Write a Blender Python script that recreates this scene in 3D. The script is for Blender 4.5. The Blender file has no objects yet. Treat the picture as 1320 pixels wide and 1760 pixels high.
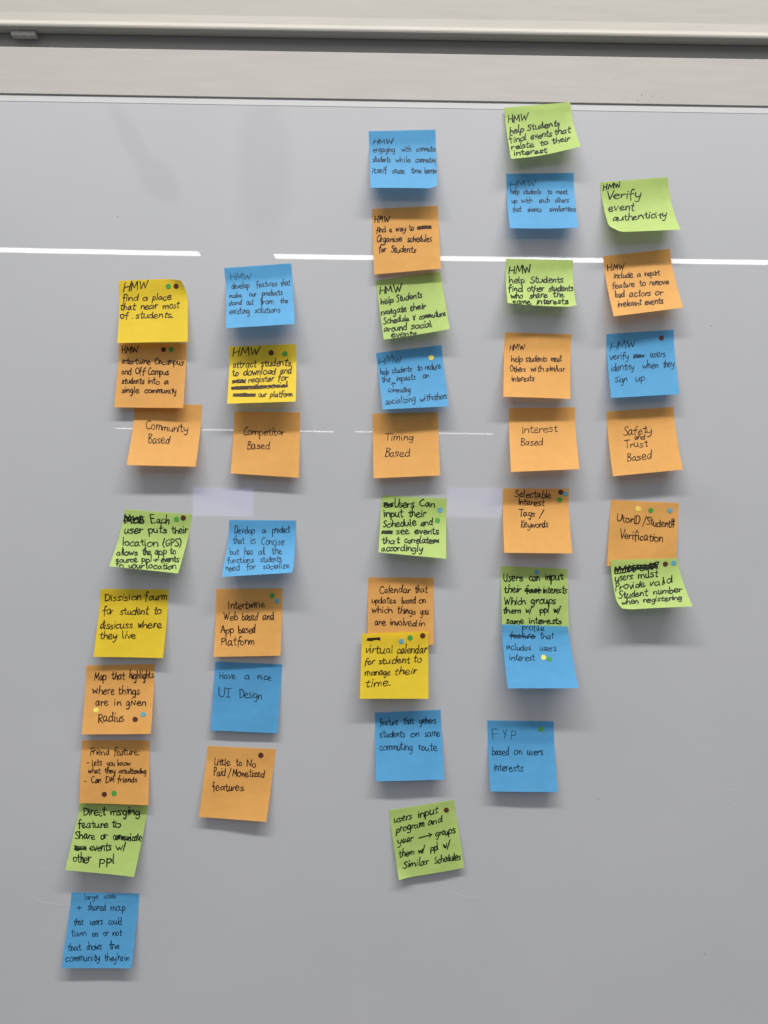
import bpy, bmesh, math, random
import numpy as np
from mathutils import Matrix, Vector

random.seed(7)
S = bpy.context.scene
COL = S.collection

# ------------------------------------------------------------------ camera, world, lamps, exposure
F = 1322.0            # focal length in pixels of the 1320 x 1760 photograph
D = 0.874             # camera to board, metres
ROLL = math.radians(0.955)
cam_data = bpy.data.cameras.new('camera')
cam = bpy.data.objects.new('camera', cam_data)
COL.objects.link(cam)
cr, sr = math.cos(ROLL), math.sin(ROLL)
cam.matrix_world = Matrix(((cr, -sr, 0, 0), (0, 0, -1, -D), (sr, cr, 0, 0), (0, 0, 0, 1)))
cam_data.sensor_fit = 'HORIZONTAL'
cam_data.sensor_width = 36.0
cam_data.lens = 36.0 * F / 1320.0
cam_data.clip_start = 0.02
cam_data.clip_end = 100
S.camera = cam

world = bpy.data.worlds.new('World')
S.world = world
world.use_nodes = True
bg = world.node_tree.nodes['Background']
bg.inputs[1].default_value = 1.0
wn = world.node_tree
w_tc = wn.nodes.new('ShaderNodeTexCoord')
w_sep = wn.nodes.new('ShaderNodeSeparateXYZ')
w_rp = wn.nodes.new('ShaderNodeValToRGB')          # dim room below, pale lit ceiling above
w_rp.color_ramp.interpolation = 'EASE'
w_rp.color_ramp.elements[0].position = 0.08
w_rp.color_ramp.elements[0].color = (0.14, 0.143, 0.149, 1)
w_rp.color_ramp.elements[1].position = 0.50
w_rp.color_ramp.elements[1].color = (0.68, 0.68, 0.70, 1)
wn.links.new(w_tc.outputs['Generated'], w_sep.inputs[0])
wn.links.new(w_sep.outputs['Z'], w_rp.inputs[0])
wn.links.new(w_rp.outputs[0], bg.inputs[0])

S.view_settings.view_transform = 'Standard'
S.view_settings.look = 'None'
S.view_settings.exposure = 0.0
S.view_settings.gamma = 1.0
S.view_settings.use_curve_mapping = False
S.cycles.max_bounces = 8
S.cycles.transmission_bounces = 6
S.cycles.sample_clamp_indirect = 4.0


def strip_lamp(x0, x1, y, z, width, radiance, colour=(1.0, 0.965, 0.91), rz=0.0):
    """a ceiling strip lamp facing straight down"""
    ld = bpy.data.lights.new('strip_lamp', 'AREA')
    ld.shape = 'RECTANGLE'
    ld.size = x1 - x0
    ld.size_y = width
    ld.energy = radiance * math.pi * (x1 - x0) * width
    ld.color = colour
    o = bpy.data.objects.new('strip_lamp', ld)
    o.location = ((x0 + x1) / 2, y, z)
    o.rotation_euler = (0, 0, rz)
    COL.objects.link(o)
    return o


def ray(px, py):
    dx, dy = (px - 660.0) / F, -(py - 880.0) / F
    return dx * cr - dy * sr, dx * sr + dy * cr     # world x and z per metre of depth


def mirror_x(px, py, depth):
    """world x, z seen by reflection in the board at a depth in front of it"""
    a, b = ray(px, py)
    return a * (D + depth), b * (D + depth)


# the row of lamps close to the board lights it; the farther rows show as reflections in it
strip_lamp(-1.9, 2.3, -1.72, 2.95, 0.24, 57.0)
d1 = 4.25
zl = mirror_x(660, 440, d1)[1]
strip_lamp(mirror_x(-900, 430, d1)[0], mirror_x(342, 438, d1)[0], -d1, zl, 0.095, 9.5, rz=-0.006)
strip_lamp(mirror_x(470, 438, d1)[0], mirror_x(2300, 445, d1)[0], -d1, zl, 0.095, 9.5, rz=0.012)
d2 = 9.5
zl2 = mirror_x(385, 739, d2)[1]
strip_lamp(mirror_x(197, 737, d2)[0], mirror_x(573, 741, d2)[0], -d2, zl2, 0.12, 7.5)
zl3 = mirror_x(730, 744, d2)[1]
strip_lamp(mirror_x(611, 742, d2)[0], mirror_x(847, 744, d2)[0], -d2, zl3, 0.10, 7.5)


# ------------------------------------------------------------------ helpers
def tag(o, label=None, cat=None, group=None, kind=None):
    if label: o['label'] = label
    if cat: o['category'] = cat
    if group: o['group'] = group
    if kind: o['kind'] = kind
    return o


def mesh_obj(name, verts, faces, mat, parent=None, smooth=False, mats=None, fmat=None):
    me = bpy.data.meshes.new(name)
    me.from_pydata([tuple(map(float, v)) for v in verts], [], faces)
    for m in (mats or [mat]):
        me.materials.append(m)
    if fmat:
        me.polygons.foreach_set('material_index', fmat)
    if smooth:
        me.polygons.foreach_set('use_smooth', [True] * len(me.polygons))
    me.update()
    o = bpy.data.objects.new(name, me)
    COL.objects.link(o)
    if parent: o.parent = parent
    return o


def new_mat(name):
    m = bpy.data.materials.new(name)
    m.use_nodes = True
    nt = m.node_tree
    return m, nt, nt.nodes['Principled BSDF']


def noise_mix(nt, c0, c1, scale, detail=3.0, lo=0.3, hi=0.7, stretch=(1, 1, 1)):
    tc = nt.nodes.new('ShaderNodeTexCoord')
    mp = nt.nodes.new('ShaderNodeMapping')
    mp.inputs['Scale'].default_value = stretch
    nz = nt.nodes.new('ShaderNodeTexNoise')
    nz.inputs['Scale'].default_value = scale
    nz.inputs['Detail'].default_value = detail
    rp = nt.nodes.new('ShaderNodeValToRGB')
    rp.color_ramp.elements[0].position = lo
    rp.color_ramp.elements[1].position = hi
    rp.color_ramp.elements[0].color = (*c0, 1)
    rp.color_ramp.elements[1].color = (*c1, 1)
    nt.links.new(tc.outputs['Object'], mp.inputs[0])
    nt.links.new(mp.outputs[0], nz.inputs['Vector'])
    nt.links.new(nz.outputs['Fac'], rp.inputs[0])
    return rp.outputs[0], nz.outputs['Fac']


def bump(nt, fac, strength, dist, target):
    b = nt.nodes.new('ShaderNodeBump')
    b.inputs['Strength'].default_value = strength
    b.inputs['Distance'].default_value = dist
    nt.links.new(fac, b.inputs['Height'])
    nt.links.new(b.outputs[0], target)


# ------------------------------------------------------------------ materials
def mat_board():
    m, nt, p = new_mat('glossy_board')
    c, f = noise_mix(nt, (0.497, 0.512, 0.546), (0.524, 0.537, 0.566), 5.0, 5.0)
    nt.links.new(c, p.inputs['Base Color'])
    p.inputs['Roughness'].default_value = 0.42
    p.inputs['Specular IOR Level'].default_value = 0.25
    p.inputs['Coat Weight'].default_value = 1.0
    p.inputs['Coat Roughness'].default_value = 0.012
    p.inputs['Coat IOR'].default_value = 1.68
    tc = nt.nodes.new('ShaderNodeTexCoord')
    # dark patches in the base colour, painting in faint reflections at upper left
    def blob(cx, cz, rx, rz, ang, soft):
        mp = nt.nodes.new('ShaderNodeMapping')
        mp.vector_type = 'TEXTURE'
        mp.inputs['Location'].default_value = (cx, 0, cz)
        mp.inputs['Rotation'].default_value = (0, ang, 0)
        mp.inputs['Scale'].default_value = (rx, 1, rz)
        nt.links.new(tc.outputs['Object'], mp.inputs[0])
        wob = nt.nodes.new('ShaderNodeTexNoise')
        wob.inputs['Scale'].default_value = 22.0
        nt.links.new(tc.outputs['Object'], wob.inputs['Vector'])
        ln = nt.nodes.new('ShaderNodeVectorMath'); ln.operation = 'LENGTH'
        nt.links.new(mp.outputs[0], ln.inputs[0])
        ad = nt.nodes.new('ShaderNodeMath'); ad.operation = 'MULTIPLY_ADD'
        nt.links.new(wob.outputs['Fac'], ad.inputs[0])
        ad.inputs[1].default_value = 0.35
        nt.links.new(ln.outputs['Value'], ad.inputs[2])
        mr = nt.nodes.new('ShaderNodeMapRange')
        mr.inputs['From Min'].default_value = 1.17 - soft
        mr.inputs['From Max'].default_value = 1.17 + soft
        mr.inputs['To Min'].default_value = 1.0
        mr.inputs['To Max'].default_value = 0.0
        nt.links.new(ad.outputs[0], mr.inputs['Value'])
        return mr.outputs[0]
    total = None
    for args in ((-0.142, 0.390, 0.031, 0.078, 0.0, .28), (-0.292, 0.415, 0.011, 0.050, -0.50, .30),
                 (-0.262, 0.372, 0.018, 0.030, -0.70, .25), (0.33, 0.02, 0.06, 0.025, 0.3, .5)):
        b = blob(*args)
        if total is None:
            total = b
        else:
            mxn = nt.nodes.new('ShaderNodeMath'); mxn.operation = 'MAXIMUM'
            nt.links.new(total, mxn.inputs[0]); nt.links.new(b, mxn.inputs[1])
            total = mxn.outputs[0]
    patch_noise_map = nt.nodes.new('ShaderNodeMapping')
    patch_noise_map.inputs['Rotation'].default_value = (0, 0.35, 0)
    patch_noise_map.inputs['Scale'].default_value = (2.0, 1, 9.0)
    nt.links.new(tc.outputs['Object'], patch_noise_map.inputs[0])
    patch_noise = nt.nodes.new('ShaderNodeTexNoise')
    patch_noise.inputs['Scale'].default_value = 2.2
    patch_noise.inputs['Detail'].default_value = 5.0
    nt.links.new(patch_noise_map.outputs[0], patch_noise.inputs['Vector'])
    w2 = nt.nodes.new('ShaderNodeMath'); w2.operation = 'MULTIPLY_ADD'
    nt.links.new(patch_noise.outputs['Fac'], w2.inputs[0]); w2.inputs[1].default_value = -0.5; w2.inputs[2].default_value = 1.22
    w2.use_clamp = True
    nt.links.new(w2.outputs[0], p.inputs['Coat Weight'])
    patch_tint = nt.nodes.new('ShaderNodeMix'); patch_tint.data_type = 'RGBA'; patch_tint.blend_type = 'MULTIPLY'
    nt.links.new(total, patch_tint.inputs['Factor'])
    nt.links.new(c, patch_tint.inputs[6])
    patch_tint.inputs[7].default_value = (0.93, 0.93, 0.935, 1)      # slight greying of the base colour inside the painted patches
    nt.links.new(patch_tint.outputs[2], p.inputs['Base Color'])
    # faint waviness of the enamel
    nz = nt.nodes.new('ShaderNodeTexNoise')
    nz.inputs['Scale'].default_value = 9.0
    nz.inputs['Detail'].default_value = 1.0
    nt.links.new(tc.outputs['Object'], nz.inputs['Vector'])
    bump(nt, nz.outputs['Fac'], 0.006, 0.004, p.inputs['Coat Normal'])
    return m


def mat_paint(name, c0, c1, rough):
    m, nt, p = new_mat(name)
    c, f = noise_mix(nt, c0, c1, 14.0, 6.0, 0.25, 0.75, (1, 1, 9))
    nt.links.new(c, p.inputs['Base Color'])
    p.inputs['Roughness'].default_value = rough
    bump(nt, f, 0.12, 0.0006, p.inputs['Normal'])
    return m


def mat_paper(name, col, trans=0.28):
    m = bpy.data.materials.new(name)
    m.use_nodes = True
    nt = m.node_tree
    nt.nodes.clear()
    out = nt.nodes.new('ShaderNodeOutputMaterial')
    c, f = noise_mix(nt, tuple(x * 0.955 for x in col), tuple(min(0.93, x * 1.03) for x in col), 90.0, 6.0, 0.3, 0.7)
    d = nt.nodes.new('ShaderNodeBsdfDiffuse')
    t = nt.nodes.new('ShaderNodeBsdfTranslucent')
    mx = nt.nodes.new('ShaderNodeMixShader')
    mx.inputs[0].default_value = trans
    g = nt.nodes.new('ShaderNodeBsdfGlossy')
    g.inputs['Roughness'].default_value = 0.55
    fr = nt.nodes.new('ShaderNodeFresnel')
    fr.inputs['IOR'].default_value = 1.3
    mx2 = nt.nodes.new('ShaderNodeMixShader')
    nt.links.new(c, d.inputs[0])
    nt.links.new(c, t.inputs[0])
    nt.links.new(d.outputs[0], mx.inputs[1])
    nt.links.new(t.outputs[0], mx.inputs[2])
    nt.links.new(fr.outputs[0], mx2.inputs[0])
    nt.links.new(mx.outputs[0], mx2.inputs[1])
    nt.links.new(g.outputs[0], mx2.inputs[2])
    nt.links.new(mx2.outputs[0], out.inputs[0])
    # long soft buckles plus fibre
    tc = nt.nodes.new('ShaderNodeTexCoord')
    nz = nt.nodes.new('ShaderNodeTexNoise')
    nz.inputs['Scale'].default_value = 26.0
    nz.inputs['Detail'].default_value = 2.0
    nt.links.new(tc.outputs['Object'], nz.inputs['Vector'])
    bump(nt, nz.outputs['Fac'], 0.5, 0.004, d.inputs['Normal'])
    return m


def mat_plain(name, col, rough=0.5, spec=0.3):
    m, nt, p = new_mat(name)
    c, f = noise_mix(nt, tuple(x * 0.85 for x in col), tuple(min(1, x * 1.12) for x in col), 350.0, 2.0)
    nt.links.new(c, p.inputs['Base Color'])
    p.inputs['Roughness'].default_value = rough
    p.inputs['Specular IOR Level'].default_value = spec
    return m


def mat_screen(name, c0, c1, strength):
    m, nt, p = new_mat(name)
    c, f = noise_mix(nt, c0, c1, 2.2, 1.0, 0.42, 0.58)
    p.inputs['Base Color'].default_value = (0.02, 0.02, 0.02, 1)
    nt.links.new(c, p.inputs['Emission Color'])
    p.inputs['Emission Strength'].default_value = strength
    return m


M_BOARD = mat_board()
M_CREAM = mat_paint('cream_paint', (0.46, 0.44, 0.40), (0.51, 0.49, 0.445), 0.38)
M_RAIL = mat_paint('rail_paint', (0.47, 0.455, 0.43), (0.52, 0.505, 0.475), 0.45)
M_DARK = mat_paint('gap_paint', (0.56, 0.55, 0.53), (0.60, 0.59, 0.57), 0.7)
M_TRIM = mat_paint('pale_trim', (0.61, 0.62, 0.635), (0.64, 0.65, 0.66), 0.6)
M_CLIP = mat_plain('grey_clip', (0.58, 0.57, 0.54), 0.5)
M_SCRATCH = mat_plain('scratch', (0.60, 0.61, 0.62), 0.6)
M_SPECK = mat_plain('speck', (0.18, 0.22, 0.18), 0.6)
PAPER = {
    'orange': mat_paper('orange_paper', (0.90, 0.47, 0.135)),
    'yellow': mat_paper('yellow_paper', (0.915, 0.67, 0.042)),
    'blue': mat_paper('blue_paper', (0.118, 0.435, 0.785)),
    'green': mat_paper('green_paper', (0.51, 0.69, 0.205)),
}
INK = {
    'orange': mat_plain('ink_on_orange', (0.030, 0.012, 0.010), 0.5, 0.2),
    'yellow': mat_plain('ink_on_yellow', (0.035, 0.016, 0.008), 0.5, 0.2),
    'blue': mat_plain('ink_on_blue', (0.008, 0.024, 0.050), 0.5, 0.2),
    'green': mat_plain('ink_on_green', (0.010, 0.016, 0.008), 0.5, 0.2),
}
FAINT = {
    'orange': mat_plain('faint_ink_on_orange', (0.10, 0.04, 0.02), 0.5, 0.2),
    'yellow': mat_plain('faint_ink_on_yellow', (0.11, 0.06, 0.01), 0.5, 0.2),
    'blue': mat_plain('faint_ink_on_blue', (0.020, 0.075, 0.14), 0.5, 0.2),
    'green': mat_plain('faint_ink_on_green', (0.05, 0.08, 0.02), 0.5, 0.2),
}
DOT = {
    'brown': mat_plain('brown_sticker', (0.095, 0.030, 0.022), 0.55, 0.2),
    'green': mat_plain('green_sticker', (0.085, 0.33, 0.055), 0.55, 0.2),
    'blue': mat_plain('blue_sticker', (0.135, 0.37, 0.48), 0.55, 0.2),
    'yellow': mat_plain('yellow_sticker', (0.86, 0.74, 0.13), 0.55, 0.2),
}


# ------------------------------------------------------------------ whiteboard and the beam above it
def extrude_profile(prof, x0, x1, n=1):
    """prof: closed list of (out, z); extruded along x"""
    vs, fs = [], []
    k = len(prof)
    for i in range(n + 1):
        x = x0 + (x1 - x0) * i / n
        vs += [(x, -o, z) for o, z in prof]
    for i in range(n):
        for j in range(k):
            a, b = i * k + j, i * k + (j + 1) % k
            fs.append((a, b, b + k, a + k))
    fs.append(tuple(range(k))[::-1])
    fs.append(tuple(n * k + j for j in range(k)))
    return vs, fs


HW = 1.35
board = bpy.data.objects.new('whiteboard', None)
COL.objects.link(board)
tag(board, 'large glossy pale grey whiteboard that carries all the sticky notes', 'whiteboard')
Z_TOP, Z_RAIL = 0.4674, 0.5208
v, f = extrude_profile([(0, -0.95), (0, Z_TOP + 0.004), (-0.02, Z_TOP + 0.004), (-0.02, -0.95)], -HW, HW)
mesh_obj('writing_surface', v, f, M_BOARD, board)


def rounded(points, r, seg=4):
    out = []
    n = len(points)
    for i in range(n):
        p0, p1, p2 = Vector(points[i - 1]), Vector(points[i]), Vector(points[(i + 1) % n])
        a, b = (p0 - p1), (p2 - p1)
        rr = min(r, a.length * 0.45, b.length * 0.45)
        q0, q1 = p1 + a.normalized() * rr, p1 + b.normalized() * rr
        for s in range(seg + 1):
            t = s / seg
            out.append(tuple((1 - t) ** 2 * q0 + 2 * t * (1 - t) * p1 + t * t * q1))
    return out


prof = rounded([(-0.015, Z_TOP), (0.0017, Z_TOP), (0.0017, Z_RAIL), (-0.015, Z_RAIL)], 0.0009)
v, f = extrude_profile(prof, -HW, HW)
mesh_obj('top_rail', v, f, M_RAIL, board)
prof = rounded([(-0.004, Z_TOP - 0.0078), (0.0003, Z_TOP - 0.0078), (0.0003, Z_TOP - 0.0002), (-0.004, Z_TOP - 0.0002)], 0.0003)
v, f = extrude_profile(prof, -HW, HW)
mesh_obj('edge_trim', v, f, M_TRIM, board)

Z_BEAM = 0.5350
beam = bpy.data.objects.new('beam', None)
COL.objects.link(beam)
tag(beam, 'cream painted beam with a rounded lower lip running above the whiteboard', 'beam')
pts = [(-0.02, Z_BEAM + 0.30), (0.0095, Z_BEAM + 0.30), (0.0095, Z_BEAM + 0.020), (0.0100, Z_BEAM + 0.011)]
for i in range(9):
    a = math.radians(70 - 160 * i / 8)
    pts.append((0.0098 + 0.0038 * math.cos(a), Z_BEAM + 0.0045 + 0.0045 * math.sin(a)))
pts += [(0.0030, Z_BEAM + 0.0006), (0.0030, Z_BEAM + 0.004), (-0.02, Z_BEAM + 0.004)]
v, f = extrude_profile(pts, -HW, HW)
mesh_obj('lipped_panel', v, f, M_CREAM, beam)
v, f = extrude_profile([(-0.012, Z_RAIL + 0.0002), (-0.0035, Z_RAIL + 0.0002), (-0.0035, Z_BEAM + 0.0035), (-0.012, Z_BEAM + 0.0035)], -HW, HW)
mesh_obj('shadow_gap_backing', v, f, M_DARK, beam)
# small clip tucked under the lip at the left
ax, az = ray(19, 62)
bx, bz = ray(60, 66)
cx0, cx1 = ax * (D - 0.008), bx * (D - 0.008)
prof = rounded([(0.000, Z_BEAM - 0.0050), (0.0085, Z_BEAM - 0.0050), (0.0085, Z_BEAM + 0.0002), (0.000, Z_BEAM + 0.0002)], 0.0012)
v, f = extrude_profile(prof, cx0, cx1)
mesh_obj('clip', v, f, M_CLIP, beam)


# ------------------------------------------------------------------ one-stroke handwriting
def G(s):
    return [[tuple(map(float, q.split(','))) for q in st.split()] for st in s.split(';')]


GL = {
 'a': (G('.74,.88 .4,1 .08,.5 .2,.04 .5,.12 .74,.6 .78,1 .78,1 .78,.25 .98,.0'), 1.08),
 'b': (G('.1,1.9 .1,1.9 .12,.05 .12,.05 .2,.7 .5,.95 .8,.6 .7,.1 .35,0 .12,.15'), .95),
 'c': (G('.75,.85 .45,1 .1,.6 .15,.12 .5,0 .8,.2'), .9),
 'd': (G('.72,.8 .4,1 .08,.55 .18,.08 .5,.05 .75,.5 .82,1.85 .82,1.85 .78,.3 .9,0'), 1.0),
 'e': (G('.08,.45 .45,.5 .76,.66 .62,.97 .32,.98 .06,.5 .22,.06 .55,-.03 .92,.16'), .98),
 'f': (G('.75,1.7 .55,1.88 .36,1.55 .33,.6 .28,-.4;.02,.92 .7,1'), .75),
 'g': (G('.75,.9 .4,1 .08,.6 .2,.12 .5,.1 .75,.5 .8,.95 .8,.95 .78,-.3 .55,-.8 .15,-.65'), .98),
 'h': (G('.1,1.9 .1,1.9 .1,0 .1,0 .22,.7 .5,1 .74,.75 .78,0'), .95),
 'i': (G('.12,1 .12,1 .15,0;.15,1.42 .17,1.52'), .38),
 'j': (G('.3,1 .3,-.5 .05,-.75;.32,1.4 .33,1.47'), .5),
 'k': (G('.1,1.9 .12,0;.75,1 .75,1 .15,.45 .15,.45 .8,0'), .9),
 'l': (G('.12,1.9 .13,.3 .25,.02'), .42),
 'm': (G('.05,1 .05,1 .1,0 .1,0 .2,.75 .42,1 .58,.75 .6,0 .6,0 .7,.75 .92,1 1.1,.75 1.14,0'), 1.3),
 'n': (G('.05,1 .05,1 .1,0 .1,0 .22,.7 .5,1 .72,.7 .78,0'), .95),
 'o': (G('.5,1 .14,.8 .1,.25 .45,0 .8,.3 .76,.85 .42,1.02'), .95),
 'p': (G('.08,1 .08,1 .1,-.85 .1,-.85 .12,.6 .45,1 .8,.65 .65,.1 .12,.1'), .95),
 'q': (G('.75,.9 .4,1 .08,.6 .2,.12 .5,.1 .75,.5 .8,.95 .8,.95 .78,-.85'), .98),
 'r': (G('.08,1 .08,1 .12,0 .12,0 .2,.65 .42,.95 .66,.88'), .72),
 's': (G('.7,.86 .4,1 .14,.76 .44,.5 .7,.25 .44,0 .06,.12'), .85),
 't': (G('.3,1.6 .31,.25 .48,0 .66,.12;0,1.05 .65,1.1'), .72),
 'u': (G('.08,1 .1,.25 .35,0 .65,.28 .76,1 .76,1 .77,.2 .92,0'), 1.0),
 'v': (G('.05,1 .05,1 .36,0 .36,0 .75,1.04'), .85),
 'w': (G('.05,1 .05,1 .28,0 .28,0 .54,.8 .54,.8 .78,0 .78,0 1.05,1.04'), 1.15),
 'x': (G('.08,1 .75,0;.75,1 .05,0'), .85),
 'y': (G('.05,1 .1,.42 .36,.2 .7,.5;.8,1 .72,-.1 .45,-.75 .1,-.7'), .92),
 'z': (G('.08,.95 .75,1 .75,1 .08,.03 .08,.03 .8,.05'), .9),
 'A': (G('.05,0 .05,0 .48,1.8 .48,1.8 .92,0;.18,.62 .85,.68'), 1.05),
 'B': (G('.12,1.75 .12,0;.02,1.72 .55,1.76 .72,1.4 .22,.98 .22,.98 .78,.75 .7,.12 .08,0'), .95),
 'C': (G('.92,1.6 .6,1.8 .14,1.2 .15,.4 .5,0 .95,.2'), 1.05),
 'D': (G('.14,1.75 .14,0;0,1.72 .6,1.7 .98,1 .7,.12 .08,0'), 1.1),
 'E': (G('.85,1.75 .15,1.75 .15,1.75 .12,0 .12,0 .9,.05;.12,.9 .7,.95'), 1.0),
 'F': (G('.85,1.8 .1,1.75;.12,1.75 .14,0;.14,.92 .7,.98'), .9),
 'G': (G('.92,1.55 .6,1.8 .12,1.1 .3,.05 .85,.2 .92,.8 .92,.8 .55,.8'), 1.08),
 'H': (G('.1,1.8 .12,0;.86,1.85 .88,0;.1,.85 .88,.95'), 1.12),
 'I': (G('.16,1.8 .18,0'), .42),
 'J': (G('.55,1.8 .55,.3 .3,0 .05,.2'), .7),
 'K': (G('.1,1.8 .12,0;.85,1.75 .85,1.75 .15,.85 .15,.85 .9,0'), .98),
 'L': (G('.12,1.8 .12,1.8 .12,.03 .12,.03 .75,.06'), .82),
 'M': (G('.05,0 .05,0 .18,1.8 .18,1.8 .58,.45 .58,.45 1,1.82 1,1.82 1.14,0'), 1.35),
 'N': (G('.1,0 .1,0 .12,1.8 .12,1.8 .85,.05 .85,.05 .88,1.8'), 1.08),
 'O': (G('.6,1.8 .14,1.3 .14,.5 .55,0 1,.5 1,1.3 .55,1.82'), 1.15),
 'P': (G('.12,0 .12,1.75;.0,1.68 .55,1.8 .82,1.35 .5,.92 .14,.85'), .92),
 'Q': (G('.6,1.8 .14,1.3 .14,.5 .55,0 1,.5 1,1.3 .55,1.82;.6,.4 1.1,-.1'), 1.15),
 'R': (G('.12,0 .12,1.75;.0,1.68 .55,1.8 .8,1.35 .5,.95 .16,.88 .16,.88 .9,0'), .98),
 'S': (G('.82,1.58 .5,1.8 .16,1.42 .5,.95 .84,.48 .48,0 .03,.18'), .95),
 'T': (G('0,1.74 1,1.8;.5,1.77 .5,0'), 1.0),
 'U': (G('.08,1.8 .12,.45 .5,0 .86,.45 .92,1.8'), 1.05),
 'V': (G('0,1.8 0,1.8 .42,0 .42,0 .92,1.85'), .95),
 'W': (G('0,1.8 0,1.8 .32,0 .32,0 .62,1.35 .62,1.35 .92,0 .92,0 1.3,1.88'), 1.4),
 'X': (G('.05,1.8 .9,0;.9,1.8 .05,0'), 1.0),
 'Y': (G('.05,1.8 .05,1.8 .42,.9;.88,1.85 .34,0'), .95),
 'Z': (G('.08,1.75 .85,1.78 .85,1.78 .05,.03 .05,.03 .95,.05'), 1.0),
 '/': (G('.5,1.9 .02,-.35'), .58),
 '(': (G('.4,1.95 .12,1.3 .1,.4 .38,-.3'), .5),
 ')': (G('.1,1.95 .4,1.3 .4,.4 .08,-.3'), .5),
 '+': (G('0,.62 .8,.66;.42,1.15 .38,.1'), .9),
 '#': (G('.3,1.75 .22,0;.7,1.75 .62,0;.02,1.15 .95,1.2;0,.6 .92,.65'), 1.05),
 '-': (G('.05,.6 .6,.66'), .7),
 '.': (G('.1,.04 .16,.08'), .3),
 ':': (G('.12,.95 .15,1.0;.1,.06 .12,-.06'), .32),
 "'": (G('.12,1.9 .08,1.5'), .25),
 '&': (G('.7,1.35 .28,.35 .36,.02 .56,.2 .48,.6 .05,1.2'), .8),
 '>': (G('.02,.5 2.6,.62;2.0,1.15 2.0,1.15 2.65,.62 2.65,.62 2.1,-.1'), 2.75),
 '^': (G('.3,-1 .34,1;-.1,.35 -.1,.35 .34,1.05 .34,1.05 .8,.5'), .8),
 'I_': (G('.3,1.75 .32,.03;.02,1.75 .62,1.78;0,.0 .65,.04'), .72),
}


def smooth_path(pts, n=5):
    P = [np.array(p) for p in pts]
    out = [P[0]]
    for i in range(len(P) - 1):
        p0 = P[i - 1] if i > 0 else P[i]
        p1, p2 = P[i], P[i + 1]
        p3 = P[i + 2] if i + 2 < len(P) else P[i + 1]
        if np.allclose(p1, p2):
            continue
        for k in range(1, n + 1):
            t = k / n
            out.append(0.5 * ((2 * p1) + (p2 - p0) * t + (2 * p0 - 5 * p1 + 4 * p2 - p3) * t * t
                              + (3 * p1 - p0 - 3 * p2 + p3) * t ** 3))
    return np.array(out)


STYLE = {   # slant, control-point jitter, baseline jitter, pen width in photo pixels
    'orange': (0.05, 0.040, 0.07, 1.68),
    'yellow': (0.12, 0.040, 0.05, 1.72),
    'blue':   (0.01, 0.040, 0.07, 1.32),
    'green':  (0.04, 0.045, 0.07, 2.0),
}


def word_strokes(word, x0, x1, ya, yb, h, style, rng):
    """polylines in photo pixels for one written word whose baseline runs (x0,ya) to (x1,yb)"""
    slant, jit, bj, _ = STYLE[style]
    chars = ['I_' if (c == 'I' and word == 'UI') else c for c in word]
    raw, x = [], 0.0
    for c in chars:
        g, adv = GL[c]
        sx, sy = rng.uniform(.84, 1.16), rng.uniform(.86, 1.12)
        rot = rng.gauss(0, .04)
        dy = rng.gauss(0, bj)
        sl = slant + rng.gauss(0, .05)
        for st in g:
            q = []
            prev = None
            for (a, b) in st:
                if prev is not None and (a, b) == prev[0]:
                    q.append(prev[1])
                    continue
                aa = a * sx + rng.gauss(0, jit)
                bb = b * sy + rng.gauss(0, jit) + dy
                aa, bb = aa + sl * bb - rot * bb, bb + rot * aa
                prev = ((a, b), (x + aa, bb))
                q.append((x + aa, bb))
            raw.append(smooth_path(q))
        x += adv * sx + rng.uniform(-.02, .05)
    allp = np.concatenate(raw)
    mn, mx = allp[:, 0].min(), allp[:, 0].max()
    w = max(mx - mn, 1e-3)
    if word in ('.', '-', 'I') or w < .3:
        k = h
    else:
        k = (x1 - x0) / w
    out = []
    for st in raw:
        t = (st[:, 0] - mn) / w
        X = x0 + (st[:, 0] - mn) * k
        Y = ya + (yb - ya) * t - st[:, 1] * h
        out.append(np.stack([X, Y], 1))
    return out


def scribble(x0, x1, ya, yb, h, rng, dense=1.0):
    out = []
    n = max(5, int((x1 - x0) / (h * 0.30) * dense))
    q = []
    for i in range(n + 1):
        t = i / n
        q.append((x0 + (x1 - x0) * t + rng.gauss(0, h * .1),
                  ya + (yb - ya) * t - h * (.5 + (.5 if i % 2 else -.35) * rng.uniform(.6, 1.15))))
    out.append(smooth_path(q, 4))
    for r in range(3):
        lv = .15 + .33 * r
        out.append(smooth_path([(x0 + (x1 - x0) * t, ya + (yb - ya) * t - h * (lv + rng.gauss(0, .12))) for t in (0, .25, .5, .75, 1)], 4))
    return out


def strike(x0, x1, ya, yb, h, rng, n=2):
    out = []
    for r in range(n):
        lv = .4 + .25 * r
        out.append(smooth_path([(x0 - h * .2 + (x1 - x0 + h * .4) * t, ya + (yb - ya) * t - h * (lv + rng.gauss(0, .08))) for t in (0, .35, .7, 1)], 5))
    return out


# ------------------------------------------------------------------ sticky notes
def unproject(px, py, out):
    a, b = ray(px, py)
    d = D - out
    return np.array([a * d, b * d, out])          # x, z, distance off the board


def project(P):
    d = D - P[..., 2]
    a, b = P[..., 0] / d, P[..., 1] / d
    dx, dy = a * cr + b * sr, -a * sr + b * cr
    return np.stack([660 + dx * F, 880 - dy * F], -1)


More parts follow.
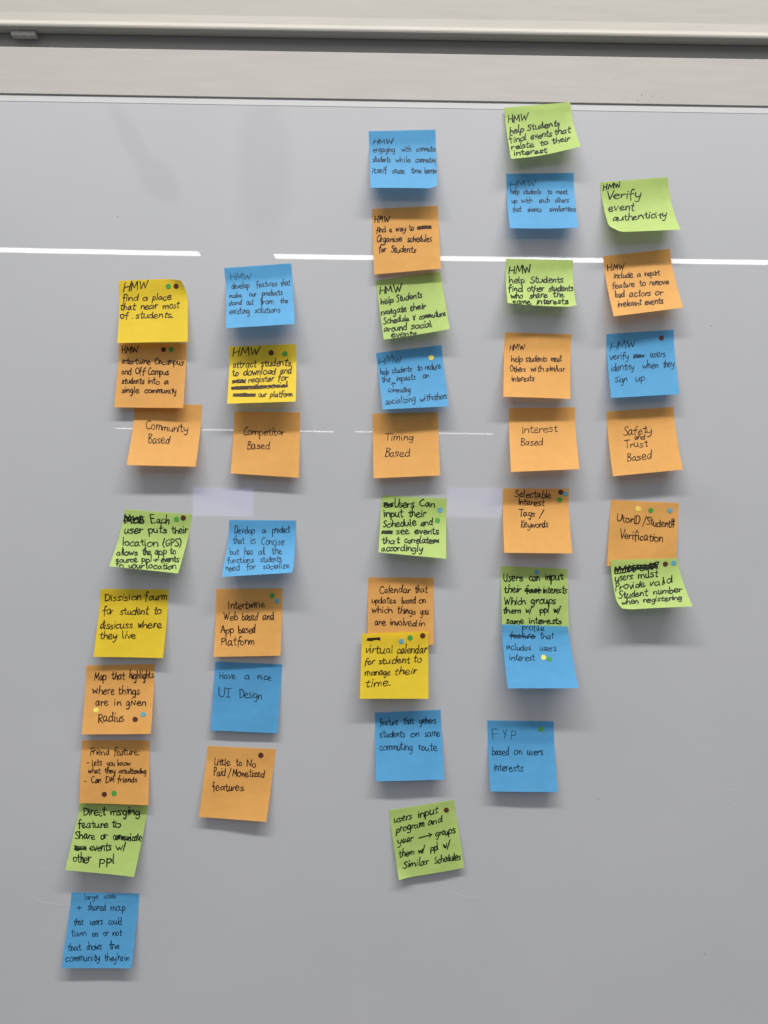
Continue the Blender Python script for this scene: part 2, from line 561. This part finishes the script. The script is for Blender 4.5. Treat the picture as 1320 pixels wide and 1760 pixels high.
class Note:
    def __init__(s, corners, lift=None, top=0.0004, v0=0.2, p=1.25, bow=0.0, curl=(), seed=0):
        TL, TR, BR, BL = corners
        t = top if isinstance(top, tuple) else (top, top)
        s.tl, s.tr = unproject(*TL, t[0]), unproject(*TR, t[1])
        a, b = lift[0] / 1000, lift[1] / 1000
        s.la, s.lb = a, b
        s.bl, s.br = unproject(*BL, a), unproject(*BR, b)
        s.v0, s.p, s.bow, s.curl = v0, p, bow / 1000, curl
        r = random.Random(seed)
        s.rip = [(r.uniform(-.00045, .00045), r.uniform(2, 6), r.uniform(0, 6.28), r.uniform(1, 3.5)) for _ in range(3)]

    def at(s, u, v):
        u, v = np.asarray(u, float), np.asarray(v, float)
        U, V = u[..., None], v[..., None]
        P = (s.tl * (1 - U) + s.tr * U) * (1 - V) + (s.bl * (1 - U) + s.br * U) * V
        P = P.copy()
        t = np.clip((v - s.v0) / (1 - s.v0), 0, 1)
        g = t ** s.p
        top = s.tl[2] * (1 - u) + s.tr[2] * u
        low = s.bl[2] * (1 - u) + s.br[2] * u
        out = top + (low - top) * g + s.bow * 4 * u * (1 - u) * g
        for a, k, ph, kv in s.rip:
            out = out + a * np.sin(k * u + ph + kv * v * 2) * np.clip(v * 2.2, .0, 1)
        for (cu, cv, amt, rad, *inw) in s.curl:
            q = np.clip(1 - (np.abs(u - cu) + np.abs(v - cv)) / rad, 0, 1)
            out = out + amt / 1000 * q ** 1.8
            sh = (inw[0] if inw else 0.12 * amt) / 1000 * q ** 1.6
            P[..., 0] += sh * (1 if cu < .5 else -1)
            P[..., 1] += sh * (-1 if cv < .5 else 1)
        P[..., 2] = np.maximum(out, top * .5)
        return P

    def uv_of(s, px):
        """where on the paper the pen point seen at a photo pixel touches it"""
        px = np.asarray(px, float)
        uv = np.full(px.shape, .5)
        for _ in range(9):
            u, v = uv[:, 0], uv[:, 1]
            q = project(s.at(u, v))
            e = 1e-3
            ju = (project(s.at(u + e, v)) - q) / e
            jv = (project(s.at(u, v + e)) - q) / e
            r = px - q
            det = ju[:, 0] * jv[:, 1] - ju[:, 1] * jv[:, 0]
            du = (r[:, 0] * jv[:, 1] - r[:, 1] * jv[:, 0]) / det
            dv = (ju[:, 0] * r[:, 1] - ju[:, 1] * r[:, 0]) / det
            uv[:, 0] += np.clip(du, -.5, .5)
            uv[:, 1] += np.clip(dv, -.5, .5)
            uv = np.clip(uv, -.02, 1.02)
        return np.clip(uv, .004, .996)

    def lifted(s, uv, off):
        u, v = uv[:, 0], uv[:, 1]
        e = 2e-3
        P = s.at(u, v)
        n = np.cross(s.at(u + e, v) - P, s.at(u, v + e) - P)
        n /= np.linalg.norm(n, axis=1)[:, None]
        n *= np.sign(n[:, 2])[:, None]
        return P + n * np.asarray(off).reshape(-1, 1)


def W3(P):
    return np.stack([P[..., 0], -P[..., 2], P[..., 1]], -1)     # to world x, y, z


def ribbon(path, width, rng, step=0.55):
    """outline vertices and quads of one pen stroke in photo pixels"""
    if np.linalg.norm(path[-1] - path[0]) < .25 and len(path) < 12:
        path = np.array([path[0], path[0] + np.array([.4, .25])])
    a, b = path[0] - path[1], path[-1] - path[-2]
    a, b = a / max(np.linalg.norm(a), 1e-6), b / max(np.linalg.norm(b), 1e-6)
    path = np.concatenate([[path[0] + a * width * .42], path, [path[-1] + b * width * .42]])
    seg = np.linalg.norm(np.diff(path, axis=0), axis=1)
    L = np.concatenate([[0], np.cumsum(seg)])
    n = max(7, int(L[-1] / step) + 1)
    s = np.linspace(0, L[-1], n)
    p = np.stack([np.interp(s, L, path[:, 0]), np.interp(s, L, path[:, 1])], 1)
    tg = np.gradient(p, axis=0)
    tg /= np.maximum(np.linalg.norm(tg, axis=1), 1e-6)[:, None]
    ph, k = rng.uniform(0, 6), rng.uniform(.12, .3)
    w = width / 2 * (1 + .16 * np.sin(k * s + ph))
    r = width / 2
    tail = np.sqrt(np.clip(1 - (1 - np.clip(np.minimum(s, L[-1] - s) / r, 0, 1)) ** 2, .12, 1))
    w = w * tail
    # half a pen width of cap at both ends
    nrm = np.stack([-tg[:, 1], tg[:, 0]], 1)
    return p + nrm * w[:, None], p - nrm * w[:, None]


LIFTS = {1: 13, 2: 9.5, 3: 18, 4: 24, 5: 20, 6: 11, 7: 19, 8: 8, 9: 17, 10: 16, 11: 13, 12: 21, 13: 19, 14: 24, 15: 16, 16: 21,
         17: 18, 18: 22, 19: 19, 20: 15, 21: 17, 22: 22, 23: 11, 24: 25, 25: 9, 26: 12, 28: 16, 29: 10, 31: 10, 32: 21, 35: 13,
         39: 12}      # how far each lower edge stands off the board, millimetres
COUNT = [0]
GROUP = 'sticky notes on the whiteboard'


def note(colour, crop, corners, label, lines, dots=(), pen=1.0, extra=(), faint=(), **kw):
    ox, oy, sc = crop
    COUNT[0] += 1
    rng = random.Random(100 + COUNT[0])
    cv = lambda x, y: (ox + x / sc, oy + y / sc)
    if 'lift' not in kw:
        q = LIFTS[COUNT[0]]
        kw['lift'] = (q + rng.uniform(-1.2, 1.2), q + rng.uniform(-1.2, 1.2))
    N = Note([cv(*c) for c in corners], seed=COUNT[0], **kw)
    n = 28
    g = np.linspace(0, 1, n + 1)
    uu, vv = np.meshgrid(g, g)
    P = N.at(uu.ravel(), vv.ravel())
    origin = W3((N.tl + N.tr) / 2)
    verts = W3(P) - origin
    faces = [(j * (n + 1) + i, (j + 1) * (n + 1) + i, (j + 1) * (n + 1) + i + 1, j * (n + 1) + i + 1)
             for j in range(n) for i in range(n)]
    o = mesh_obj('sticky_note', verts, faces, PAPER[colour], smooth=True)
    o.location = origin
    tag(o, label, 'sticky note', GROUP)
    # ---- handwriting
    strokes, fl = [], []
    for li, line in enumerate(lines):
        head, body = line.split(':', 1) if not line.startswith(':') else line
        y0, y1, h = map(float, head.split())
        ws = []
        for tok in body.split():
            w, r = tok.rsplit('@', 1)
            a, b = r.split('-')
            ws.append((w, float(a), float(b)))
        X0, X1 = ws[0][1], ws[-1][2]
        yat = lambda x: y0 + (y1 - y0) * ((x - X0) / max(X1 - X0, 1))
        for w, a, b in ws:
            (xa, ya), (xb, yb) = cv(a, yat(a)), cv(b, yat(b))
            hh = h / sc
            got = []
            if w.startswith('~'):
                if len(w) > 1:
                    got += word_strokes(w[1:], xa, xb, ya, yb, hh, colour, rng)
                got += scribble(xa, xb, ya, yb, hh * (1.0 if len(w) == 1 else 1.5), rng)
            elif w.startswith('=') and len(w) > 1:
                got += word_strokes(w[1:], xa, xb, ya, yb, hh, colour, rng) + strike(xa, xb, ya, yb, hh, rng)
            else:
                got += word_strokes(w, xa, xb, ya, yb, hh, colour, rng)
            strokes += got
            fl += [1 if li in faint else 0] * len(got)
    for st in extra:
        strokes.append(smooth_path([cv(*q) for q in st], 6))
        fl.append(0)
    width = STYLE[colour][3] * pen
    vs, fs, fm, offs = [], [], [], []
    for i, st in enumerate(strokes):
        l, r = ribbon(st, width * rng.uniform(.9, 1.1) * (.85 if fl[i] else 1), rng)
        b0 = sum(len(x) for x in vs)
        k = len(l)
        vs.append(np.concatenate([l, r]))
        offs.append(np.full(2 * k, 0.00010 + 0.0000012 * i))
        for j in range(k - 1):
            fs.append((b0 + j, b0 + j + 1, b0 + k + j + 1, b0 + k + j))
            fm.append(fl[i])
    allv = np.concatenate(vs)
    P = N.lifted(N.uv_of(allv), np.concatenate(offs))
    mesh_obj('handwriting', W3(P) - origin, fs, None, o, mats=[INK[colour], FAINT[colour]], fmat=fm)
    # ---- round dot stickers
    for di, (dc, dx, dy) in enumerate(dots):
        x, y = cv(dx, dy)
        rr = 4.55 * rng.uniform(.95, 1.05)
        k = 24
        rings = [(x, y)] + [(x + rr * q * math.cos(2 * math.pi * t / k), y + rr * q * math.sin(2 * math.pi * t / k))
                            for q in (.5, .93, 1.0) for t in range(k)]
        off = np.array([.00030] + [.00030] * k + [.00030] * k + [.00013] * k) + di * .00003
        P = N.lifted(N.uv_of(np.array(rings)), off)
        fs = [(0, 1 + t, 1 + (t + 1) % k) for t in range(k)]
        for ring in range(2):
            b = 1 + ring * k
            fs += [(b + t, b + k + t, b + k + (t + 1) % k, b + (t + 1) % k) for t in range(k)]
        d = mesh_obj('dot_sticker', W3(P) - origin, fs, DOT[dc], o)
        d['label'] = dc + ' round dot sticker'
    return N


A = (180, 440, 7.7647); B = (180, 580, 7.3333); C = (370, 440, 7.7647); Dc = (370, 580, 6.770)
E = (610, 200, 6.285); Fc = (620, 460, 7.3333); Gc = (620, 580, 6.769); H = (840, 160, 7.04)
I = (840, 430, 6.518); J = (850, 680, 6.286); K = (1010, 290, 6.5185); L = (1010, 550, 6.286)
M = (160, 860, 6.286); Nn = (350, 880, 6.769); O = (110, 1130, 6.769); Pc = (90, 1370, 5.677)
Q = (330, 1130, 6.069); R = (610, 840, 6.769); Sc = (600, 1070, 6.069); T = (640, 1360, 7.3333)
U = (840, 960, 7.3333); V = (820, 1220, 8.25); Wc = (1020, 840, 6.947)

# ---- column of community notes
note('yellow', A, [(185, 328), (1092, 294), (1108, 1145), (165, 1160)],
     'yellow sticky note with curled top corner asking to find a place near most students',
     ['480 430 65:HMW@250-585', '605 580 52:find@235-450 a@510-570 place@630-890',
      '722 695 50:that@215-420 near@485-710 most@780-1000', '835 822 48:of@210-320 .@370-385 students.@415-910'],
     [('green', 850, 405), ('brown', 953, 403)], curl=[(1, 0, 5, .34, 4.6)], v0=.25)
note('orange', B, [(180, 68), (1032, 72), (990, 890), (120, 880)],
     'orange sticky note about intertwining on campus and off campus students into a single community',
     ['195 190 48:HMW@220-425', '330 345 42:intertwine@220-575 Oncampus@635-1000',
      '462 470 45:and@215-335 Off@390-520 Campus@550-805', '578 590 42:students@215-500 into@550-690 a@755-800',
      '695 705 40:single@215-435 community@505-900'], [('brown', 742, 153), ('green', 838, 153)], v0=.16)
note('orange', B, [(375, 832), (1227, 848), (1145, 1628), (275, 1608)],
     'orange sticky note that reads Community Based, tucked behind the note above it',
     ['1155 1195 58:Community@525-1050', '1335 1340 66:Based@555-830'], pen=.85, v0=.24)
# ---- column of competitor notes
note('blue', C, [(120, 160), (1012, 97), (1058, 905), (145, 965)],
     'blue sticky note about developing features that make our products stand out',
     ['320 305 48:HMW@200-478', '440 390 43:develop@220-455 features@545-825 that@875-1000',
      '560 515 40:make@190-360 our@455-550 products@625-895', '660 625 40:stand@180-355 out@420-510 from@600-775 the@870-970',
      '775 750 45:existing@190-455 solutions@530-865'],
     extra=[[(632, 500), (628, 600), (626, 660), (610, 720)]], faint=(0,))
note('yellow', Dc, [(160, 105), (942, 75), (935, 745), (138, 770)],
     'yellow sticky note with struck out lines about attracting students to download and register',
     ['225 195 50:HMW@205-525', '355 325 48:attract@210-480 students@535-885', '450 415 45:to@200-270 download@330-705 and@760-890',
      '540 495 42:~@200-350 register@385-690 for@735-850', '610 580 36:~@190-590 =social@600-835',
      '690 690 36:~@210-465 our@505-600 platform@635-900'], [('brown', 650, 178), ('green', 812, 190)], v0=.22)
note('orange', Dc, [(220, 862), (988, 870), (970, 1632), (178, 1580)],
     'orange sticky note that reads Competitor Based',
     ['1135 1140 48:Competitor@335-805', '1300 1297 52:Based@375-635'], pen=.85, v0=.27, bow=-1.5)
# ---- column of timing notes
note('blue', E, [(150, 160), (870, 143), (897, 778), (168, 770)],
     'blue sticky note about engaging with commuter students, topmost in the middle column',
     ['302 293 30:HMW@195-415', '385 378 34:engaging@195-430 with@505-605 commuter@665-880',
      '490 500 34:students@195-385 while@445-605 commuting@655-885',
      '612 615 34:itself@190-345 cause@405-540 time@610-720 barrier@755-890'], curl=[(1, 1, 3, .14, 2)], p=1.4)
note('orange', E, [(182, 1000), (897, 965), (930, 1645), (208, 1708)],
     'orange sticky note about finding a way to organise schedules for students',
     ['1150 1145 40:HMW@215-380', '1258 1215 35:find@230-335 a@375-400 way@445-550 to@585-635 ~@675-825',
      '1358 1350 38:Organise@240-510 schedules@570-830', '1465 1470 40:for@260-340 Students@390-660'], v0=.14)
note('green', Fc, [(188, 165), (1005, 45), (1122, 775), (290, 905)],
     'tilted green sticky note about helping students navigate their schedule around social events',
     ['330 300 54:HMW@240-515', '465 375 45:help@255-410 Students@455-770', '600 515 45:navigate@260-575 their@620-820',
      '710 605 40:Schedule@285-610 &@660-690 commuture@740-1070', '815 745 45:around@295-580 social@635-895',
      '880 865 45:events@385-705'], bow=-2.0, v0=.12, p=1.4)
note('blue', Gc, [(178, 180), (940, 88), (1025, 800), (255, 838)],
     'blue sticky note with one yellow dot about reducing commuting impacts on socializing',
     ['325 285 47:HMW@210-470', '435 360 38:help@230-325 students@365-595 to@660-715 reduce@750-930',
      '525 470 38:the@245-345 impacts@420-635 on@725-795', '640 635 38:commuting@320-580',
      '780 710 42:socializing@290-635 with@690-830 others@835-1000'], [('yellow', 820, 235)],
     extra=[[(375, 580), (380, 525)], [(355, 548), (355, 548), (380, 522), (380, 522), (408, 540)]], faint=(0,))
note('orange', Gc, [(135, 885), (897, 868), (925, 1605), (150, 1638)],
     'orange sticky note that reads Timing Based',
     ['1200 1195 46:Timing@285-610', '1390 1385 50:Based@285-575'], pen=.85, v0=.26)
# ---- column of interest notes
note('green', H, [(188, 175), (985, 110), (1112, 645), (270, 793)],
     'green sticky note overlapping the top rail about finding events that relate to their interest',
     ['360 325 50:HMW@240-480', '495 390 42:help@255-425 Students@465-855', '605 475 42:find@245-450 events@510-765 that@800-995',
      '690 580 40:relate@275-550 to@625-715 their@770-985', '755 720 36:interest@310-705'], bow=-5, p=1.5, v0=.16, top=.0034)
note('blue', H, [(212, 975), (1028, 965), (1085, 1625), (255, 1635)],
     'blue sticky note about helping students meet up with others that share similarities',
     ['1135 1130 40:HMW@260-575', '1222 1222 36:help@265-370 students@420-635 to@715-765 meet@820-955',
      '1330 1320 36:up@280-340 with@395-525 each@610-735 others@805-970',
      '1435 1430 36:that@290-395 shares@470-635 similarities@735-1055'], bow=-2.5, v0=.24, faint=(0,))
note('green', I, [(192, 95), (945, 112), (985, 632), (212, 592)],
     'short looking green sticky note curling off the board about students who share the same interests',
     ['265 255 48:HMW@225-465', '370 360 40:help@230-400 Students@465-835', '465 455 38:find@220-380 other@435-620 students@670-945',
      '545 525 38:who@250-380 share@455-660 the@720-845', '605 600 34:same@265-475 interests@540-890'],
     bow=-4, p=1.6, v0=.16, curl=[(1, 1, 5, .12)])
note('orange', I, [(182, 920), (928, 940), (915, 1665), (165, 1640)],
     'orange sticky note about helping students meet others with similar interests',
     ['1120 1120 36:HMW@235-405', '1252 1245 38:help@255-380 students@415-655 meet@700-815',
      '1360 1355 36:Others@240-410 with@475-615 similar@640-855', '1470 1465 36:interests@260-510'], v0=.24, pen=.9)
note('orange', J, [(155, 135), (872, 125), (918, 793), (178, 825)],
     'orange sticky note that reads Interest Based',
     ['405 390 48:Interest@305-680', '535 535 45:Based@285-520'], pen=.8, v0=.18)
note('orange', J, [(92, 1000), (805, 1005), (838, 1705), (105, 1697)],
     'orange sticky note with a cluster of three dots about selectable interest tags or keywords',
     ['1090 1105 40:Selectable@220-605', '1180 1190 42:Interest@265-540', '1305 1310 42:Tags@265-435 /@480-535',
      '1425 1425 42:Keywords@290-580'], [('brown', 715, 1043), ('blue', 765, 1062), ('green', 703, 1125)], v0=.25)
# ---- column of safety notes
note('green', K, [(140, 150), (898, 93), (1040, 682), (262, 712)],
     'curling green sticky note that asks to verify event authenticity',
     ['240 205 36:HMW@175-360', '345 320 50:Verify@225-600', '475 465 50:event@235-525', '585 545 42:authenticity@285-885'],
     p=1.8, v0=.12, curl=[(0, 1, 4, .2, 2.6)])
note('orange', K, [(175, 980), (922, 897), (1070, 1555), (290, 1655)],
     'tilted orange sticky note about a report feature to remove bad actors',
     ['1145 1130 42:HMW@220-410', '1230 1195 38:include@295-510 a@555-595 report@640-810',
      '1340 1290 38:feature@275-525 to@580-650 remove@695-910', '1445 1415 40:bad@310-415 actors@470-705 or@760-850',
      '1550 1505 38:irrelevant@340-605 events@645-845'], v0=.2)
note('blue', L, [(200, 152), (930, 105), (992, 800), (255, 842)],
     'blue sticky note with one brown dot about verifying users identity when they sign up',
     ['330 295 44:HMW@240-515', '430 395 42:verify@240-440 ~@495-610 users@680-840',
      '555 500 42:identity@255-500 when@595-760 they@815-935', '675 655 42:sign@300-425 up.@520-635'],
     [('brown', 798, 195)])
note('orange', L, [(205, 990), (928, 938), (1030, 1615), (275, 1688)],
     'orange sticky note that reads Safety and Trust Based',
     ['1245 1220 48:Safety@385-690', '1292 1285 34:and@510-620', '1380 1370 48:Trust@395-650', '1525 1500 50:Based@430-690'],
     pen=.9, v0=.2)
# ---- lower left columns
note('green', M, [(345, 95), (1070, 150), (918, 790), (172, 712)],
     'green sticky note about each user putting their GPS location',
     ['245 255 52:~Mob@340-550 Each@615-820', '355 352 45:user@340-540 puts@600-795 their@850-1025',
      '490 495 45:location@325-700 (GPS)@755-950', '595 580 40:allows@255-480 the@535-630 app@670-795 to@835-890',
      '670 665 36:source@245-480 ppl@525-630 +@655-710 events@735-935', '728 745 36:to@250-325 your@380-555 location@580-895'],
     [('green', 902, 203), ('brown', 975, 190)], p=1.5, bow=-1.5)
note('yellow', M, [(80, 955), (818, 962), (755, 1703), (5, 1690)],
     'deep yellow sticky note about a forum for students to discuss where they live',
     ['1085 1075 45:Dissision@130-515 fourm@560-795', '1235 1228 50:for@105-215 student@290-605 to@665-735',
      '1385 1378 48:dissicuss@80-425 where@490-740', '1500 1490 45:they@75-260 live@320-465'], v0=.24)
note('blue', Nn, [(300, 92), (1075, 98), (1038, 705), (212, 755)],
     'blue sticky note about developing a concise product students need to socialize',
     ['248 240 45:Develop@360-595 a@680-725 product@800-1005', '365 385 48:that@345-475 is@550-605 Concise@675-935',
      '500 490 45:but@305-410 has@475-575 all@640-720 the@795-910', '595 575 40:functions@275-585 students@660-905',
      '685 650 40:need@260-420 for@500-605 socialize@695-1000'], p=1.6, curl=[(1, 1, 4, .14)], v0=.16)
note('orange', Nn, [(148, 895), (918, 888), (893, 1672), (112, 1685)],
     'orange sticky note about intertwining a web based and app based platform',
     ['1128 1105 50:Intertwine@290-715', '1255 1255 52:Web@235-395 based@445-635 and@690-815', '1410 1405 52:App@200-350 based@405-600',
      '1550 1545 52:Platform@210-585'], [('green', 795, 975), ('blue', 855, 1035)], v0=.33)
note('orange', O, [(255, 92), (1052, 75), (1012, 887), (203, 897)],
     'orange sticky note about a map that highlights where things are in a given radius',
     ['265 240 50:Map@355-490 that@555-710 highlights@760-1045', '432 425 55:where@335-585 things@635-880',
      '560 560 52:are@370-515 in@590-665 given@725-950', '755 745 60:Radius@400-695'],
     [('yellow', 372, 615), ('brown', 828, 720), ('blue', 922, 663)], v0=.22)
note('orange', O, [(205, 962), (993, 965), (983, 1717), (181, 1696)],
     'orange sticky note listing a friend feature, overlapping the green note below',
     ['1138 1132 48:Friend@310-520 feature:@585-875', '1258 1258 40:-@265-300 Lets@330-440 you@500-590 know@625-775',
      '1345 1350 36:what@285-425 they@475-595 are@640-735 attending@745-955', '1462 1450 40:-@240-280 Can@320-430 DM@485-580 friends@625-850'],
     [('brown', 470, 1592), ('green', 583, 1582)], v0=.12, pen=.9, lift=(7, 7), p=1.0)
note('green', Pc, [(270, 48), (937, 70), (797, 780), (125, 712)],
     'green sticky note about direct messaging to share events with other people',
     ['178 175 45:Direct@305-525 msging@570-850', '298 298 42:feature@250-545 to@585-665', '405 425 42:Share@220-415 or@475-540 communicate@595-875',
      '520 520 42:~@215-330 events@365-575 w/@620-715', '635 645 48:other@205-380 ppl@460-600'], v0=.14)
note('blue', Pc, [(188, 928), (848, 942), (770, 1672), (88, 1668)],
     'blue sticky note about a large scale shared map, lowest on the board',
     ['1000 985 30:large@315-450 scale@500-625', '1105 1108 40:+@240-285 shared@345-520 map@570-710',
      '1245 1242 38:that@210-300 users@370-490 could@550-675', '1358 1352 36:turn@185-330 on@390-440 or@500-550 not@590-680',
      '1500 1480 40:that@150-285 shows@335-480 the@555-655', "1600 1595 40:community@130-460 they're@510-690 in@705-750"],
     v0=.14, faint=(0,))
note('blue', Q, [(243, 42), (942, 72), (890, 790), (190, 760)],
     'darker blue sticky note lying flat that reads Have a nice UI Design',
     ['220 238 42:Have@290-455 a@550-600 nice@685-825', '410 430 50:UI@280-410 Design@495-725'], v0=.14, lift=(7, 7))
note('orange', Q, [(165, 920), (875, 955), (775, 1712), (70, 1668)],
     'orange sticky note with one brown dot about little to no paid features',
     ['1122 1140 42:Little@235-400 to@460-520 No@575-665', '1232 1250 45:Paid@230-350 /@375-410 Monetized@425-760',
      '1385 1390 45:features@210-540'], [('brown', 718, 1020)], v0=.2)
# ---- lower middle column
note('green', R, [(310, 78), (1068, 112), (1062, 815), (275, 740)],
     'green sticky note about users inputting their schedule to see events that correlate',
     ['215 210 50:~@335-440 Users@465-690 Can@755-925', '330 325 48:input@335-560 their@625-830', '445 422 45:Schedule@330-715 and@770-905',
      '530 525 42:~@315-435 see@480-635 events@695-975', '640 630 42:that@315-525 correlate@580-900 ~@905-975',
      '720 730 42:accordingly@310-790'], [('blue', 990, 250), ('green', 960, 370)], bow=-1.5, p=1.5)
note('orange', R, [(155, 1030), (915, 1035), (916, 1815), (148, 1805)],
     'orange sticky note about a calendar that updates, partly covered by a yellow note',
     ['1215 1205 46:Calendar@290-650 that@700-845', '1330 1332 42:updates@200-475 based@545-705 on@745-820',
      '1445 1460 45:which@205-435 things@500-705 you@765-860', '1585 1600 46:are@235-360 involved@415-720 in@750-815'],
     lift=(6, 6), v0=.15, p=1.1, pen=.95)
note('yellow', Sc, [(133, 115), (828, 90), (828, 795), (112, 795)],
     'bright yellow sticky note about a virtual calendar, stuck over the orange calendar note',
     ['190 180 26:~@190-320', '320 320 50:virtual@180-450 calendar@505-815', '440 415 42:for@165-270 student@310-635 to@680-755',
      '555 535 42:manage@165-430 their@480-710', '675 655 45:time.@175-430'],
     [('blue', 545, 198), ('green', 636, 160), ('brown', 768, 137)], top=.0072, lift=(18, 17), v0=.2)
note('blue', Sc, [(270, 940), (955, 910), (993, 1640), (282, 1655)],
     'blue sticky note about gathering students on the same commuting route',
     ['1070 1050 40:feature@320-510 that@565-675 gathers@735-905', '1198 1185 42:students@320-580 on@645-730 same@790-945',
      '1330 1330 45:commuting@320-660 route@730-920'], v0=.24, pen=1.05)
note('green', T, [(205, 240), (1030, 105), (1160, 965), (330, 1108)],
     'tilted dark green sticky note with one brown dot about users inputting program and year',
     ['400 275 54:users@275-495 input@580-830', '520 385 50:program@300-650 and@705-880', '665 520 50:year@320-520 >@585-750 groups@795-1045',
      '835 700 48:them@340-525 w/@580-660 ppl@735-830 w/@890-980', '965 860 50:Similar@385-710 Schedules@785-1110'],
     [('brown', 933, 237)], lift=(7, 6), v0=.1, curl=[(0, 1, 4, .25)], pen=.92)
# ---- lower right columns
note('green', U, [(150, 92), (995, 130), (1015, 945), (168, 925)],
     'green sticky note with a blue dot about grouping users by interests, half covered below',
     ['290 265 56:Users@190-430 can@510-640 input@715-940', '430 435 52:their@195-410 =fast@465-650 interests@690-985',
      '585 560 52:Which@200-465 groups@535-845', '690 680 46:them@185-400 w/@470-545 ppl@645-760 w/@820-905',
      '815 825 42:same@220-440 interests@510-915'], [('blue', 608, 172)], lift=(8, 8), v0=.12, p=1.1)
note('blue', U, [(160, 828), (1000, 855), (1132, 1635), (240, 1635)],
     'blue sticky note about a profile that includes users interest, stuck over a green note',
     ['890 910 42:profile@425-700', '1000 1015 46:=feature@270-580 that@650-820', '1145 1170 48:includes@225-530 users@645-850',
      '1280 1285 48:interest@265-580'], [('yellow', 690, 1245), ('green', 762, 1268)], top=.0092, lift=(28, 30), v0=.14)
note('blue', V, [(145, 150), (1085, 162), (1145, 1168), (188, 1158)],
     'blue sticky note with one green dot that reads FYP based on users interests',
     ['420 415 78:F@210-295 Y@365-415 P@480-550', '640 640 58:based@215-450 on@525-630 users@715-935', '865 870 62:interests@245-655'],
     [('green', 902, 275)], v0=.32, faint=(0,), pen=1.05)
note('orange', Wc, [(210, 130), (1022, 170), (985, 905), (165, 925)],
     'deep orange sticky note with three dots about student number verification',
     ['385 470 54:UtorID@285-555 /@585-635 Student#@635-970', '590 640 54:Verification@325-825'],
     [('yellow', 535, 240), ('green', 685, 258), ('blue', 915, 262)], lift=(6, 5), v0=.15, p=1.1)
note('green', Wc, [(203, 850), (1003, 828), (1185, 1405), (300, 1450)],
     'curled green sticky note stuck over orange note about users providing a valid student number',
     ['1015 955 52:~Mostreqst@255-765', '1105 1045 48:users@260-470 must@535-770', '1215 1125 48:Provide@265-620 valid@675-940',
      '1310 1235 44:Student@300-650 number@715-1060', '1385 1320 34:when@340-535 registering@595-1050'],
     [('brown', 858, 900), ('blue', 957, 888)], top=.0068, lift=(26, 28), p=1.7, v0=.14, bow=-2, curl=[(0, 1, 4, .22, 2.6)])


# ------------------------------------------------------------------ wear on the board
def mark(pts, w, mat, name, out=0.00008):
    path = smooth_path(pts, 8)
    l, r = ribbon(path, w, random.Random(len(pts) + int(pts[0][0])), 2.0)
    k = len(l)
    P = [unproject(x, y, out) for x, y in np.concatenate([l, r])]
    return mesh_obj(name, W3(np.array(P)), [(j, j + 1, k + j + 1, k + j) for j in range(k - 1)], mat, board)


for pts, w in [([(48, 1538), (72, 1550), (100, 1554), (121, 1554)], 1.1), ([(65, 1490), (85, 1492), (112, 1493)], .8),
               ([(753, 1524), (775, 1533), (800, 1540), (826, 1543)], 1.0), ([(1220, 1351), (1245, 1355), (1290, 1364)], .9),
               ([(1250, 1379), (1270, 1384), (1293, 1391)], .7), ([(915, 1526), (922, 1528), (928, 1523)], .8),
               ([(1130, 1300), (1150, 1304), (1170, 1308)], .6)]:
    mark(pts, w, M_SCRATCH, 'scratch')
for x, y, r in [(1215, 190, 1.6), (461, 179, 1.2), (1028, 1373, .9), (1211, 1640, 1.0), (1132, 155, .8), (202, 372, .8), (1222, 560, .9)]:
    mark([(x - r * .4, y), (x + r * .5, y + r * .2)], 2 * r, M_SPECK, 'speck')


M_RUST = mat_plain('rust_spot', (0.22, 0.13, 0.09), 0.7)
rr = random.Random(4)
for x, y in [(1057, 136), (1131, 155), (1075, 166), (1084, 161), (1110, 169), (1117, 173), (1103, 163), (1121, 166), (1096, 172), (1079, 170), (1126, 160)]:
    q = rr.uniform(.35, .75)
    mark([(x - q * .4, y), (x + q * .5, y + q * .2)], 2 * q, M_RUST, 'rust_spot', 0.00185)


# ------------------------------------------------------------------ lit wall displays the board mirrors
def display(px0, py0, px1, py1, depth, mat, label):
    x0, z1 = mirror_x(px0, py0, depth)
    x1, z0 = mirror_x(px1, py1, depth)
    root = bpy.data.objects.new('wall_display', None)
    root.location = ((x0 + x1) / 2, -depth, (z0 + z1) / 2)
    COL.objects.link(root)
    tag(root, label, 'display', 'lit displays mirrored in the board')
    hw, hh = (x1 - x0) / 2, (z1 - z0) / 2
    mesh_obj('screen', [(-hw, 0, -hh), (hw, 0, -hh), (hw, 0, hh), (-hw, 0, hh)], [(0, 3, 2, 1)], mat, root)
    e, t = 0.03, 0.05
    vs = [(s * (hw + e), -q, r * (hh + e)) for q in (0.004, t) for s, r in ((-1, -1), (1, -1), (1, 1), (-1, 1))]
    mesh_obj('case', vs, [(0, 1, 2, 3), (4, 7, 6, 5), (0, 4, 5, 1), (1, 5, 6, 2), (2, 6, 7, 3), (3, 7, 4, 0)], M_DARK, root)


display(332, 838, 434, 888, 7.0, mat_screen('screen_violet', (0.42, 0.42, 1.0), (0.66, 0.68, 1.0), 2.1),
        'pale violet lit display mirrored faintly beside the Competitor Based note')
display(768, 838, 862, 890, 7.0, mat_screen('screen_lilac', (0.58, 0.52, 1.0), (0.8, 0.78, 1.0), 1.6),
        'pale lilac lit display mirrored faintly below the Timing Based note')
